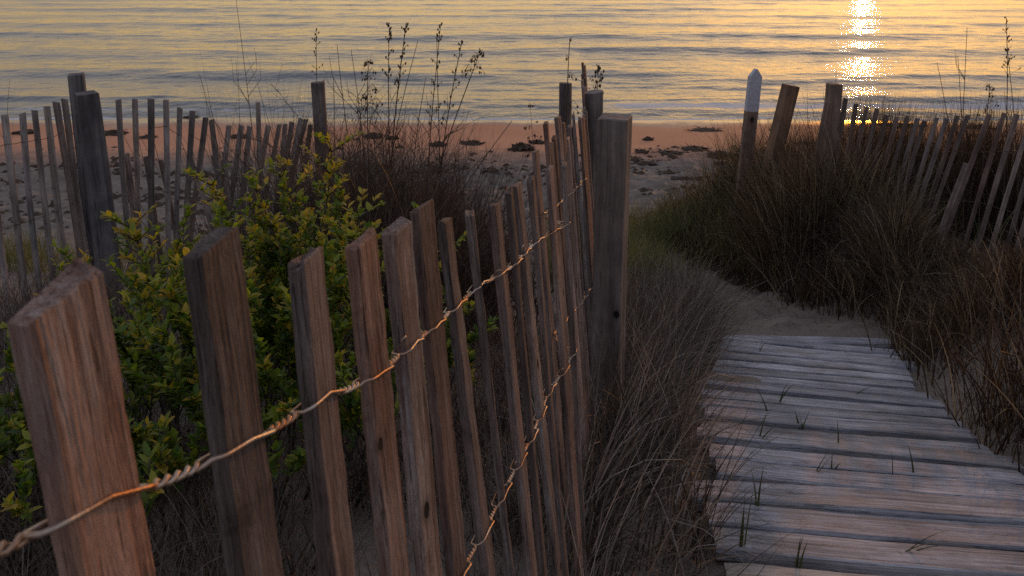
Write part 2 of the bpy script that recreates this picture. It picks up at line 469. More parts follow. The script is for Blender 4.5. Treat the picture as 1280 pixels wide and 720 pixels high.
def foam_f(x, y):
    swash = np.exp(-((y - (18.55 + .28 * perlin(x * .25, 0 * x + 2))) / .14) ** 2) * 1.0
    crest = np.exp(-((y - (20.2 + .012 * x + .5 * perlin(x * .12, 3 + 0 * x))) / .75) ** 2) * sstep(-2.0, 4.0, x + 1.5 * perlin(x * .3, y)) * .95
    left = np.exp(-((y - 19.6) / .45) ** 2) * sstep(0, -6, x) * .6
    return np.clip(swash + crest + left, 0, 1)
sea_me = grid_mesh('water', sx, sy, sea_z, {'foam': foam_f})
m, N, L, P, O = new_mat('sea_water')
pos = N.new('ShaderNodeNewGeometry').outputs['Position']
v1 = vmath(N, L, 'MULTIPLY', pos, (1.15, 1., 1.))
n1 = noise(N, L, v1, 1.1, 5, .6); n2 = noise(N, L, v1, 4.6, 4, .6); n3 = noise(N, L, v1, .28, 3, .5)
b0 = bump(N, L, n3.outputs[0], .3, .3)
b1 = bump(N, L, n1.outputs[0], .40, .13, b0)
b2 = bump(N, L, n2.outputs[0], .4, .04, b1)
P.inputs['Base Color'].default_value = (.035, .05, .055, 1)
P.inputs['Roughness'].default_value = .02; P.inputs['IOR'].default_value = 1.333
L.new(b2, P.inputs['Normal'])
fa = N.new('ShaderNodeAttribute'); fa.attribute_name = 'foam'
fn = noise(N, L, vmath(N, L, 'MULTIPLY', pos, (1., 2.2, 1.)), 2.6, 6, .72)
ff = math_(N, L, 'ADD', fa.outputs['Fac'], math_(N, L, 'MULTIPLY', math_(N, L, 'SUBTRACT', fn.outputs[0], .5), 1.5))
fk = maprange(N, L, ff, .52, .82)
fd = N.new('ShaderNodeBsdfDiffuse'); fd.inputs[0].default_value = (.62, .62, .64, 1)
L.new(bump(N, L, fn.outputs[0], .8, .08), fd.inputs['Normal'])
ms = N.new('ShaderNodeMixShader'); L.new(math_(N, L, 'MULTIPLY', fk, .85), ms.inputs[0])
L.new(P.outputs[0], ms.inputs[1]); L.new(fd.outputs[0], ms.inputs[2]); L.new(ms.outputs[0], O.inputs[0])
tag(link('water', sea_me, m), kind='structure')

# ------------------------------------------------------------------ boardwalk
def heading(y): return math.atan(float(path_cx(y + .02) - path_cx(y - .02)) / .04)
def plank_mesh(length, width, thick, seed):
    rn = random.Random(seed); mb = MB(); n = 16; rings = []
    b = .005; f0, f1 = rn.uniform(0, 6), rn.uniform(0, 6)
    sag = rn.uniform(-.006, .008); cup = rn.uniform(-.003, .003)
    for i in range(n + 1):
        t = i / n; x = (t - .5) * length
        wf = width / 2 + .003 * math.sin(7 * t + f0) + rn.uniform(-.0015, .0015)
        wb = width / 2 + .003 * math.sin(6 * t + f1) + rn.uniform(-.0015, .0015)
        zc = sag * (2 * t - 1) ** 2 + rn.uniform(-.001, .001)
        e = .004 if i in (0, n) else 0
        rings.append([(x, -wf + b + e, zc + thick / 2 - e + cup), (x, -wf, zc + thick / 2 - b), (x, -wf, zc - thick / 2 + b), (x, -wf + b, zc - thick / 2),
                      (x, wb - b, zc - thick / 2), (x, wb, zc - thick / 2 + b), (x, wb, zc + thick / 2 - b), (x, wb - b - e, zc + thick / 2 - e + cup),
                      (x, 0, zc + thick / 2 - e * .5)])
    mb.loft(rings); return mb.mesh('plank')
y0 = 1.2
walk = empty('boardwalk', (float(path_cx(2.4)), 2.4, float(ZC - plane_drop(2.4) - .02)))
tag(walk, 'grey weathered plank boardwalk dusted with sand, leading down to the beach', 'boardwalk')
y = 1.12; k = 0
raised = {6: .012, 9: .02}
gaps = {3: .05, 4: .018}
while y < 4.42:
    w = random.uniform(.122, .146)
    gp = gaps.get(k, random.choice([.008, .015, .022, .028]))
    yc = y + w / 2
    a = heading(yc) + random.uniform(-.03, .03)
    ln = .95 + random.uniform(-.07, .07) + (.1 if k < 6 else 0)
    sl = math.atan(.279)
    xa = Vector((math.cos(a), -math.sin(a), 0)); fw = Vector((math.sin(a), math.cos(a), 0))
    fy = Vector((fw.x * math.cos(sl), fw.y * math.cos(sl), -math.sin(sl)))
    # long axis follows the slope as well
    xa = Vector((xa.x, xa.y, .279 * math.sin(a) * .75)).normalized()
    zz = xa.cross(fy).normalized(); fy = zz.cross(xa)
    cx = float(path_cx(yc)) + random.uniform(-.02, .02) + (.05 if k < 6 else 0)
    c = Vector((cx, yc, float(ZC - plane_drop(yc)) - .019 + raised.get(k, 0) + random.uniform(-.007, .006)))
    t = Matrix.Rotation(random.uniform(-.035, .035), 4, 'X') @ Matrix.Rotation(random.uniform(-.008, .008) + (.012 if k == 9 else 0), 4, 'Y')
    mw = Matrix.Translation(c) @ Matrix((xa, fy, zz)).transposed().to_4x4() @ t
    mt = M['new_plank'] if k in (1, 2, 3) else M['plank']
    o = link('plank', plank_mesh(ln, w, .036, 100 + k), mt, walk, mw)
    y += (w + gp) * math.cos(a); k += 1
for s in (-.33, .33):           # the runners the planks are nailed to
    mb = MB(); rr = []
    for i in range(12):
        yy = 1.1 + i * .29; a = heading(yy)
        p = Vector((float(path_cx(yy)) + s * math.cos(a), yy - s * math.sin(a), float(ZC - plane_drop(yy)) - .075))
        rr.append([p + Vector((dx, 0, dz)) for dx, dz in ((-.03, -.035), (.03, -.035), (.03, .035), (-.03, .035))])
    mb.loft(rr); link('runner', mb.mesh('runner'), M['plank'], walk)

# ------------------------------------------------------------------ fences
def lath(length, w, t, seed, top='angle', rough=.0012, bow=.006, n=12, ang=None):
    """one split lath standing on its base, width along x, thickness along y"""
    rn = random.Random(seed); mb = MB(); rings = []
    b = min(w, t) * .16; ph = rn.uniform(0, 6); ph2 = rn.uniform(0, 6)
    ang = rn.uniform(-.25, .25) if ang is None else ang
    for i in range(n + 1):
        f = i / n; z = f * length
        ox = bow * math.sin(math.pi * f + ph * .2) + .4 * bow * math.sin(5 * f + ph)
        oy = .6 * bow * math.sin(2.5 * f + ph2)
        ww = w / 2 * (1 + .05 * math.sin(4 * f + ph2)) ; tt = t / 2 * (1 + .08 * math.sin(5 * f + ph))
        ring = []
        for sx_, sy_, e in ((-1, -1, 0), (-1, -1, 1), (1, -1, 1), (1, -1, 0), (1, 1, 0), (1, 1, 1), (-1, 1, 1), (-1, 1, 0)):
            px = sx_ * (ww - (b if e else 0)); py = sy_ * (tt - (0 if e else b))
            zz = z + (math.tan(ang) * px + rn.uniform(-.0025, .0025) * (w / .038) if i == n else 0)
            ring.append((px + ox + rn.uniform(-rough, rough), py + oy + rn.uniform(-rough, rough), zz))
        rings.append(ring)
        if i == n:   # worn chamfer at the sawn end
            last = [(p[0] * .84 + ox * .16, p[1] * .74 + oy * .26, p[2] + min(w, t) * rn.uniform(.05, .2)) for p in ring]
            rings.append(last)
    mb.loft(rings); return mb.mesh('picket')
def stand(base, top, face_az, twist=0):
    """matrix whose z runs from base to top; wide face normal points to compass azimuth face_az"""
    z = (top - base).normalized()
    nrm = Vector((math.sin(face_az + twist), math.cos(face_az + twist), 0))
    x = nrm.cross(z).normalized()      # along the width
    y = z.cross(x)
    return Matrix.Translation(base) @ Matrix((x, y, z)).transposed().to_4x4()
def gz(x, y): return float(ground_z(np.array(x), np.array(y)))

AZ_F = R(9.5)                                   # the near fence runs this far right of straight ahead
nf = empty('picket_fence', (0, 1.0, gz(0, 1.0)))
tag(nf, 'near fence of reddish brown laths bound with twisted wire, beside the thick square post', 'fence')
tops = [(66, 366), (266, 306), (381, 324), (450, 299), (497, 284), (528, 258), (556, 277), (588, 266), (618, 257), (637, 238), (646, 231), (664, 223), (686, 210), (704, 205)]
bots = [(136, 720), (321, 720), (421, 720), (495, 720), (538, 720), (573, 720), (611, 720), (639, 720), (664, 720), (679, 715), (696, 712), (704, 690), (722, 690), (728, 650)]
twists = [0, .05, -.05, .10, .12, .14, -.04, -.22, .02, -.1, .05, -.05, .1, -.1]
lath_pts = []
rn = random.Random(4)
for k in range(46):
    Z = .305 + .106 * k
    if k < len(tops):
        T = spot(*tops[k], Z * .985 if k else .292); Bm = spot(*bots[k], Z * 1.03 if k else .325)
        tw = twists[k]
    else:
        u = (-.53 + .058 * k) / (1 + .347 * k)
        X = u * Z + rn.uniform(-.008, .008)
        dr = .12 + .0185 * k + rn.uniform(-.05, .035)
        if k > 27: dr -= .018 * (k - 27); X -= .0085 * (k - 27)
        yw = (Z - dr * SP) / CP
        T = Vector((X - .03, yw, ZC - dr)); Bm = Vector((X + .03, yw, ZC - dr - .7)); tw = rn.uniform(-.15, .15)
    d = (T - Bm).normalized()
    g = gz(Bm.x, Bm.y) - .06
    Bs = Bm + d * ((g - Bm.z) / d.z)
    face = AZ_F + math.pi / 2
    w, t = (.038, .0105) if k != 4 else (.037, .0125)
    if k in (3,): w, t = .034, .012
    me = lath((T - Bs).length, w, t, 40 + k, n=44 if k < 9 else 16, rough=.0007 if k < 9 else .0009, bow=.0018, ang=rn.uniform(-.12, .16))
    link('picket', me, M[('picket', 'picket_b', 'picket', 'picket_c', 'picket_b', 'picket')[k % 6]], nf, stand(Bs, T, face, tw))
    lath_pts.append((T, Bs, face + tw, t))

def wire_course(name, hit, parent, k0, k1, r=.0012, turns=3):
    """two strands pass one each side of every lath and are twisted together between them"""
    A, B = MB(), None
    strands = [[], []]
    cen = []
    for k in range(k0, k1):
        T, Bs, fz, t = lath_pts[k]
        d = (T - Bs).normalized()
        p = T - d * ((hit(k)) / max(.2, d.z))
        cen.append((p, Vector((math.sin(fz), math.cos(fz), 0)), t))
    p0 = cen[0][0] * 2 - cen[1][0]
    cen = [(p0, cen[0][1], .011)] + cen
    for i in range(len(cen) - 1):
        pa, na, ta = cen[i]; pb, nb, tb = cen[i + 1]
        ax = (pb - pa); ln = ax.length; ax.normalize()
        m1 = ax.cross(Vector((0, 0, 1))).normalized(); m2 = m1.cross(ax)
        ns = 34
        for j in range(ns):
            f = j / ns
            c = pa.lerp(pb, f)
            # near the lath centre each strand lies on its own face
            e = min(1, max(0, (.037 - min(f, 1 - f) * ln) / .013))
            e = e * e * (3 - 2 * e)
            nn, tt = (na, ta) if f < .5 else (nb, tb)
            side = nn * (tt / 2 + r * 1.1 + .0012)
            ph = 2 * math.pi * (turns + .5 if i % 2 else turns + .5) * min(1, max(0, (f * ln - .026) / max(.01, ln - .052)))
            c = c + Vector((0, 0, -.004 * math.sin(math.pi * f)))
            for s in (0, 1):
                sg = 1 if s == 0 else -1
                tw = (m1 * math.cos(ph) + m2 * math.sin(ph)) * (r * 1.3) * sg
                flip = 1 if i % 2 == 0 else -1
                fs = sg * flip if f < .5 else -sg * flip
                strands[s].append(c + tw * (1 - e) + side * e * fs + Vector((0, 0, .0028 * fs * e)))
    for s in strands: A.tube(s, r, n=6)
    for i in range(5, len(cen) - 1, 2):        # clipped ends that stick out
        if random.random() < .55 and i < 14:
            p = cen[i][0] + Vector((.0, 0, .002)); q = p + (cen[i - 1][0] - p) * .3
            o = Vector((random.uniform(0, .01), random.uniform(-.004, .004), random.uniform(.006, .014)))
            A.tube([q, q + o * .5 + Vector((0, 0, .003)), q + o], r * .9, n=5)
    me = A.mesh(name, True)
    return link(name, me, M['wire'], parent)
for i, kk in enumerate(()): pass
# heights of the two visible courses below each lath's top
ywire = {0: 650, 1: 560, 2: 497, 3: 468, 4: 428, 5: 404, 6: 378, 7: 352}
def top_hit(k):
    T, Bs, fz, t = lath_pts[k]
    Z = .305 + .106 * k
    if k in ywire: yy = ywire[k]
    else: yy = np.interp(k, [7, 8, 9, 10, 11, 12, 13, 15, 18, 21, 25], [352, 337, 324, 311, 297, 285, 277, 264, 250, 238, 222])
    v = (yy - PYC) / FPX
    return T.z - (ZC - Z * (SP + v * CP))
wire_course('twisted_wire', top_hit, nf, 0, 25)
def low_hit(k):
    T, Bs, fz, t = lath_pts[k]
    Z = .305 + .106 * k
    yy = np.interp(k, [4, 5, 6, 7, 8, 9, 11, 13, 16, 20, 24], [810, 740, 680, 628, 582, 552, 490, 442, 412, 390, 370])
    v = (yy - PYC) / FPX
    return T.z - (ZC - Z * (SP + v * CP))
wire_course('twisted_wire', low_hit, nf, 4, 25)

def square_post(length, w, seed, cut=.0, n=14, bow=.004, taper=1.):
    rn = random.Random(seed); mb = MB(); rings = []; b = w * .05
    for i in range(n + 1):
        f = i / n; z = f * length; hw = w / 2 * (1 + (taper - 1) * f); ring = []
        ox = bow * math.sin(3 * f + seed)
        for sx_, sy_, e in ((-1, -1, 0), (-1, -1, 1), (0, -1, 2), (1, -1, 1), (1, -1, 0), (1, 0, 3), (1, 1, 0), (1, 1, 1), (0, 1, 2), (-1, 1, 1), (-1, 1, 0), (-1, 0, 3)):
            px = sx_ * (hw - (b if e == 1 else 0)); py = sy_ * (hw - (b if e == 0 else 0))
            zz = z + (cut * (py + hw * 0) + rn.uniform(-.002, .002) if i == n else 0)
            ring.append((px + ox + rn.uniform(-.0012, .0012), py + rn.uniform(-.0012, .0012), zz))
        rings.append(ring)
    lastr = [(p[0] * .94, p[1] * .94, p[2] + .004) for p in rings[-1]]
    rings.append(lastr)
    mb.loft(rings); return mb.mesh('post')
def round_post(length, r, seed, slope=.1, n=12, m=14, taper=.96):
    rn = random.Random(seed); mb = MB(); rings = []
    wob = [rn.uniform(.95, 1.05) for _ in range(m)]
    for i in range(n + 1):
        f = i / n; z = f * length; rr = r * (1 + (taper - 1) * f); ring = []
        for j in range(m):
            a = 2 * math.pi * j / m; q = rr * (wob[j] + rn.uniform(-.02, .02))
            px, py = q * math.cos(a), q * math.sin(a)
            ring.append((px, py, z + (slope * px if i == n else 0)))
        rings.append(ring)
    rings.append([(p[0] * .9, p[1] * .9, p[2] + r * .06) for p in rings[-1]])
    mb.loft(rings); return mb.mesh('post', False)
def post_at(name, x_top, y_top, Z, mesh_fn, mat, parent=None, lean=(0, 0), yaw=0., sink=.25):
    """top at the given sight line; lean is how far the top is displaced per metre of height"""
    T = spot(x_top, y_top, Z)
    g = gz(T.x, T.y) - sink
    Ln = T.z - g
    Bp = Vector((T.x - lean[0] * Ln, T.y - lean[1] * Ln, g))
    z = (T - Bp).normalized(); x = Vector((math.cos(yaw), math.sin(yaw), 0)); y = z.cross(x).normalized(); x = y.cross(z)
    mw = Matrix.Translation(Bp) @ Matrix((x, y, z)).transposed().to_4x4()
    return link(name, mesh_fn((T - Bp).length), mat, parent, mw), Bp, T
post_at('post', 769, 147, 2.75, lambda l: square_post(l, .103, 3, cut=.06), M['post'], nf, (.012, .02), -R(19)); M['post'].name
post_at('post', 742, 115, 3.85, lambda l: round_post(l, .049, 5, .12), M['round_post'], nf, (.0, 0), R(10))
post_at('post', 707, 104, 5.25, lambda l: round_post(l, .044, 8, -.05), M['round_post'], nf, (0, 0), R(40))
lt = [lath_pts[k][0] - Vector((0, 0, .16)) for k in range(25, 46)]
mb = MB(); mb.tube(lt, .0016, n=4); link('wire', mb.mesh('wire'), M['thin_wire'], nf)

def far_fence(root, spec, mat, face_az, seed, wires, w=.038, t=.010):
    """spec: (x_top, y_top, Z, x lean, bury) per lath"""
    rn = random.Random(seed); pts = []
    for i, (x, y, Z, ln, dz) in enumerate(spec):
        T = spot(x, y, Z)
        g = gz(T.x, T.y) - .05 + dz
        L_ = T.z - g
        Bp = Vector((T.x - ln * L_, T.y + rn.uniform(-.03, .03) * L_, g))
        me = lath((T - Bp).length, w * rn.uniform(.88, 1.08), t, seed * 100 + i, n=8, rough=.001, bow=.008)
        link('picket', me, mat, root, stand(Bp, T, face_az, rn.uniform(-.25, .25)))
        pts.append((T, Bp))
    for hgt in wires:
        ps = []
        for T, Bp in pts:
            if (T - Bp).length < hgt + .3: continue
            d = (Bp - T).normalized()
            ps.append(T + d * (hgt + rn.uniform(-.012, .012)) + Vector((0, -t * .5 - .002, 0)))
        ps.sort(key=lambda p: p.x)
        q = []
        for a, b in zip(ps, ps[1:]): q += [a, a.lerp(b, .5) + Vector((0, 0, -.006))]
        q.append(ps[-1])
        mb = MB(); mb.tube(q, .0019, n=4); link('wire', mb.mesh('wire'), M['thin_wire'], root)

# left fence: from the frame edge past the old double post to the round post by the brush
lf = empty('picket_fence', (-2.0, 5.0, gz(-2.0, 5.0)))
tag(lf, 'uneven grey lath fence beyond the leafy shrub, with a fat split post', 'fence')
spec = [(-32, 150, 4.45, -.03, 0), (-14, 147, 4.45, -.02, 0), (5, 144, 4.45, -.03, 0), (26, 142, 4.5, -.04, 0), (42, 138, 4.55, -.05, 0), (58, 133, 4.6, -.06, 0), (70, 128, 4.65, -.07, 0), (79, 124, 4.7, -.08, 0),
        (147, 125, 4.95, -.02, 0), (168, 124, 5.0, .02, 0), (188, 124, 5.1, .03, 0), (207, 125, 5.2, .03, 0), (224, 135, 5.3, .06, 0), (240, 139, 5.4, .08, 0), (255, 147, 5.5, .16, 0),
        (264, 150, 5.5, -.06, 0), (286, 157, 5.7, .14, 0), (301, 157, 5.8, .16, 0), (312, 158, 5.9, .12, 0), (335, 157, 6.1, .2, 0), (348, 155, 6.15, .2, 0), (355, 155, 6.2, .1, 0),
        (365, 153, 6.3, .2, 0), (375, 148, 6.3, .22, 0), (382, 149, 6.4, .25, 0), (388, 156, 6.4, .15, 0), (322, 128, 6.0, .0, 0)]
for x, y in ((153, 192), (178, 196), (196, 200), (232, 195), (262, 194), (276, 190), (306, 196), (346, 202)):
    spec.append((x + 4, y, 5.2 + (x - 150) * .004, rn.uniform(-.3, -.02), 0))
far_fence(lf, spec, M['far_picket'], R(172), 21, (.17, .62))
def old_post(l):
    me = square_post(l, .118, 12, cut=.1, bow=.012, taper=.93); return me
post_at('post', 106, 117, 4.45, old_post, M['old_post'], lf, (-.075, .03), R(38))
post_at('post', 96, 93, 4.75, lambda l: square_post(l, .085, 14, cut=.05), M['old_post'], lf, (-.03, 0), R(25))
post_at('post', 397, 103, 6.4, lambda l: round_post(l, .058, 17, .03), M['round_post'], lf, (-.03, 0), R(10))

# right fence
rf = empty('picket_fence', (3.3, 6.6, gz(3.3, 6.6)))
tag(rf, 'fence of slanting pale laths in tall grass on the right bank', 'fence')
xs_ = [(1057, 123), (1070, 130), (1083, 134), (1096, 136), (1108, 144), (1121, 146), (1134, 145), (1147, 148), (1155, 151), (1171, 147), (1183, 148), (1196, 145), (1209, 144), (1236, 143), (1254, 141), (1271, 143), (1288, 147), (1304, 150), (1322, 148)]
spec = []
for i, (x, y) in enumerate(xs_):
    Z = 6.9 - 1.0 * i / 15
    spec.append((x, y, Z, .10 + .013 * min(i, 12) + rn.uniform(-.02, .02) - (.05 if i > 13 else 0), 0))
spec.append((1206, 204, 5.95, .26, 0))
far_fence(rf, spec, M['right_picket'], R(190), 33, (.29, .70))
post_at('post', 1043, 105, 6.9, lambda l: square_post(l, .105, 19, cut=.02), M['brown_post'], rf, (.03, 0), R(6))

# free-standing stakes
p, b, t = post_at('square_post', 988, 107, 7.3, lambda l: square_post(l, .12, 23, cut=-.03), M['brown_post'], None, (.19, 0), R(12))
tag(p, 'tilted square brown post without laths, right of the white topped stake', 'post')
def plank_stake(l0, l1):
    mb = MB(); w, tck, b = .062, .028, .004; rings = []
    for z in np.linspace(l0, l1, 8):
        rings.append([(sx_ * w, sy_ * tck, z) for sx_, sy_ in ((-1, -.85), (-.94, -1), (.94, -1), (1, -.85), (1, .85), (.94, 1), (-.94, 1), (-1, .85))])
    mb.loft(rings); return mb, w, tck
T = spot(945, 86, 7.6); g = gz(T.x, T.y) - .3; Ls = T.z - g
Bp = Vector((T.x - .07 * Ls, T.y, g)); Ls = (T - Bp).length
z = (T - Bp).normalized(); x = Vector((math.cos(R(8)), math.sin(R(8)), 0)); y = z.cross(x).normalized(); x = y.cross(z)
mwS = Matrix.Translation(Bp) @ Matrix((x, y, z)).transposed().to_4x4()
stk = empty('marker_stake', Bp)
tag(stk, 'upright brown stake with white painted pointed top at the end of the path', 'stake')
zs = Ls - .41
knot_mat = wood('stake_timber', (.11, .07, .05), (.22, .145, .10), (.30, .21, .15), grain=60, depth=.002, knots=[((.004, -.028, zs - .08), .02)], vary=.02)
link('shaft', plank_stake(0, zs)[0].mesh('shaft'), knot_mat, stk, mwS)
mb, w, tck = plank_stake(zs + .0005, Ls - .075)
ring = mb.v[-8:]
n0 = len(mb.v) - 8
mb.f.pop()
mb.v += [(-.006, -tck, Ls), (.006, -tck, Ls), (.006, tck, Ls), (-.006, tck, Ls)]
q = len(mb.v) - 4
mb.f += [(n0 + 1, n0 + 2, q + 1, q), (n0 + 2, n0 + 3, q + 1), (n0 + 3, n0 + 4, q + 2, q + 1), (n0 + 4, n0 + 5, q + 2), (n0 + 5, n0 + 6, q + 3, q + 2), (n0 + 6, n0 + 7, q + 3), (n0 + 7, n0, q, q + 3), (n0, n0 + 1, q), (q, q + 1, q + 2, q + 3)]
link('painted_top', mb.mesh('painted_top'), M['paint'], stk, mwS)
p, b, t = post_at('wooden_stake', 1036, 128, 6.75, lambda l: lath(l, .06, .03, 77, n=8), M['brown_post'], None, (.16, 0), R(5))
tag(p, 'rough slanting board propped against the left side of the right fence post', 'stake')
for i, (x, y, Z, az, ln) in enumerate(((858, 233, 9.2, R(-4), .36), (912, 231, 9.0, R(12), .42), (925, 246, 8.7, R(-12), .3))):
    c = spot(x, y, Z); c.z = gz(c.x, c.y) + .26 + .02 * i
    o = link('driftwood_board', lath(ln, .05, .014, 300 + i, n=6), M['driftwood'], None,
             Matrix.Translation(c) @ Matrix.Rotation(az, 4, 'Z') @ Matrix.Rotation(R(90), 4, 'Y') @ Matrix.Translation((0, 0, -ln / 2)))
    tag(o, ['short flat driftwood board caught in the green grass left of the white topped stake',
            'bleached driftwood board touching the white topped stake from the left',
            'lower driftwood splinter half hidden in grass under the bleached board'][i], 'driftwood')

# ------------------------------------------------------------------ grass
def blades(name, mat, bases, h, az, bend, lean, w, tint, S=6, parent=None, label=None, cat=None, kind='stuff', zsink=.02):
    n = len(bases)
    dirv = np.stack([np.cos(az), np.sin(az)], 1)
    fa = RNG.uniform(0, 2 * np.pi, n)
    side = np.stack([np.cos(fa), np.sin(fa), np.zeros(n)], 1)
    p = np.concatenate([bases, (ground_z(bases[:, 0], bases[:, 1]) - zsink)[:, None]], 1) if bases.shape[1] == 2 else bases.copy()
    V = np.zeros((n, S + 1, 2, 3)); tw = RNG.uniform(-.7, .7, n)
    for s in range(S + 1):
        f = s / S
        ww = w * (1 - f ** 1.6 * .93)
        ang = tw * f; ca, sa = np.cos(ang), np.sin(ang)
        sd = np.stack([side[:, 0] * ca - side[:, 1] * sa, side[:, 0] * sa + side[:, 1] * ca, np.zeros(n)], 1)
        V[:, s, 0] = p - sd * ww[:, None] / 2; V[:, s, 1] = p + sd * ww[:, None] / 2
        th = lean + bend * (f + .5 / S) ** 1.3
        st = (h / S)[:, None]
        p = p + st * np.concatenate([dirv * np.sin(th)[:, None], np.cos(th)[:, None]], 1)
    b = (np.arange(n) * (S + 1) * 2)[:, None] + (np.arange(S) * 2)[None, :]
    q = np.stack([b, b + 1, b + 3, b + 2], -1).reshape(-1, 4)
    tn = np.repeat(tint, (S + 1) * 2)
    me = np_mesh(name, V.reshape(-1, 3), quads=q, attrs={'tint': tn}, smooth=True)
    o = link(name, me, mat, parent)
    return tag(o, label, cat, kind=kind)
def tints(n, k, th, pale=.13):
    t = RNG.gamma(k, th, n); m_ = RNG.uniform(0, 1, n) < pale
    t[m_] = RNG.uniform(.65, 1., m_.sum()); return np.clip(t, 0, 1)
def scatter(n, x0, x1, y0, y1, keep, clump=0., ncl=0):
    out = []
    tot = 0
    if ncl:
        cx = RNG.uniform(x0, x1, ncl * 6); cy = RNG.uniform(y0, y1, ncl * 6)
        k = keep(cx, cy) > RNG.uniform(0, 1, len(cx)); cx, cy = cx[k][:ncl], cy[k][:ncl]
    while tot < n:
        if ncl:
            i = RNG.integers(0, len(cx), n)
            x = cx[i] + RNG.normal(0, clump, n); y = cy[i] + RNG.normal(0, clump, n)
        else: x = RNG.uniform(x0, x1, n); y = RNG.uniform(y0, y1, n)
        k = keep(x, y) > RNG.uniform(0, 1, n)
        out.append(np.stack([x[k], y[k]], 1)); tot += k.sum()
        if len(out) > 60: break
    return np.concatenate(out)[:n]
def fence_x(y): return -.176 + .1673 * (y - .3)
def off_walk(x, y): return x - path_cx(y)

# strip between the near fence and the boardwalk
kA = lambda x, y: (x > fence_x(y) + .03) * sstep(-.47, -.66, off_walk(x, y)) * (.35 + 1.2 * np.clip(fbm(x * 2.2, y * 2.2 + 8, 2) + .3, 0, 1))
bA = scatter(9500, -.2, 1.3, .9, 5.6, kA, .05, 190)
n = len(bA)
blades('beach_grass', M['grass'], bA, RNG.uniform(.2, .62, n) * (1 - .25 * sstep(2.2, 1.0, bA[:, 1])), RNG.normal(.4, 1.25, n), RNG.gamma(2.0, .55, n), np.abs(RNG.normal(.28, .25, n)),
       RNG.uniform(.0028, .006, n), tints(n, 1.8, .19, .14), label='drooping dry beach grass between the near fence and the boardwalk', cat='grass')
# greener grass where the path meets the beach
kB = lambda x, y: (1 - .5 * sstep(1.6, 2.2, x)) * ((off_walk(x, y) < -.30) | (off_walk(x, y) > .35) | (y > 7.7)) * np.exp(-((y - 7.4) / 1.35) ** 2)
bB = scatter(14000, .45, 3.6, 5.0, 9.6, kB, .10, 280)
n = len(bB)
blades('beach_grass', M['green_grass'], bB, RNG.uniform(.25, .58, n) + .28 * sstep(1.7, 2.3, bB[:, 0]) * RNG.uniform(0, 1, n), RNG.normal(.2, 1.3, n), RNG.gamma(2.0, .36, n), np.abs(RNG.normal(.2, .18, n)),
       RNG.uniform(.0045, .009, n), np.clip(RNG.normal(.48, .2, n), 0, 1), label='greener beach grass where the sandy path meets the open beach', cat='grass')
# dense dark bank on the right
kC = lambda x, y: (.8 + .2 * sstep(.75, 1.1, off_walk(x, y)) + .9 * (y < 3.4) * (x < 2.9)) * (off_walk(x, y) > .47 - .25 * sstep(4.6, 5.4, y)) * (1 - sstep(8.0, 9.2, y))
bC = scatter(58000, 1.4, 5.6, 1.5, 8.9, kC, .11, 900)
n = len(bC)
lowf = 1 - .9 * sstep(.46, .55, bC[:, 0] / bC[:, 1]) * (1 - sstep(6.6, 7.2, bC[:, 1]))
tall = sstep(.35, 1.2, off_walk(bC[:, 0], bC[:, 1])) * sstep(2.2, 4.2, bC[:, 1]) * (1 + .35 * np.exp(-((bC[:, 0] - 3.0) / .8) ** 2 - ((bC[:, 1] - 6.2) / 1.) ** 2))
blades('beach_grass', M['rust_grass'], bC, RNG.uniform(.22, .5, n) * (1 - .68 * sstep(.46, .54, bC[:, 0] / bC[:, 1]) * sstep(3.6, 4.4, bC[:, 1])) + tall * lowf * RNG.uniform(.0, .62, n), RNG.uniform(0, 6.28, n), RNG.gamma(2.0, .36, n), np.abs(RNG.normal(.22, .2, n)),
       RNG.uniform(.0035, .0085, n), tints(n, 1.6, .17, .12), label='tall dark tangled beach grass on the right bank', cat='grass')
# tufts hiding the feet of the stake and the tilted post
bH = scatter(7500, 1.7, 3.0, 6.0, 7.4, lambda x, y: np.exp(-((x - 2.4) / .42) ** 2) * (off_walk(x, y) > .33), .09, 70)
n = len(bH)
blades('beach_grass', M['rust_grass'], bH, RNG.uniform(.4, .95, n) * (.7 + .5 * sstep(1.98, 2.2, bH[:, 0])), RNG.uniform(0, 6.28, n), RNG.gamma(1.8, .32, n), np.abs(RNG.normal(.18, .15, n)),
       RNG.uniform(.004, .009, n), tints(n, 2., .19, .12), label='tall grass tufts at the foot of the white topped stake', cat='grass')
# tufts crowding in from the right at the end of the boardwalk
bI = scatter(9500, 1.9, 3.3, 3.0, 6.2, lambda x, y: np.exp(-((off_walk(x, y) - .82) / .26) ** 2 - ((y - 4.7) / 1.0) ** 2), .07, 100)
n = len(bI)
blades('beach_grass', M['rust_grass'], bI, RNG.uniform(.25, .72, n) * (1 - .66 * sstep(.49, .55, bI[:, 0] / bI[:, 1])), RNG.uniform(0, 6.28, n), RNG.gamma(2.0, .42, n), np.abs(RNG.normal(.22, .18, n)),
       RNG.uniform(.004, .008, n), tints(n, 1.8, .18, .12), label='arching dark grass tufts right of where the boardwalk ends', cat='grass')
# tall stalks standing behind the right fence
bG = scatter(9000, 2.5, 5.4, 6.75, 8.0, lambda x, y: sstep(2.6, 3.3, x) * (.5 + .8 * fbm(x * 1.5, y, 2)), .08, 160)
n = len(bG)
blades('dry_stalks', M['rust_grass'], bG, RNG.uniform(.65, 1.45, n), RNG.uniform(0, 6.28, n), RNG.gamma(1.5, .18, n), np.abs(RNG.normal(.12, .12, n)),
       RNG.uniform(.004, .008, n), np.clip(RNG.gamma(1.6, .16, n), 0, 1), label='tall rusty stalks growing behind the laths of the right fence', cat='grass')
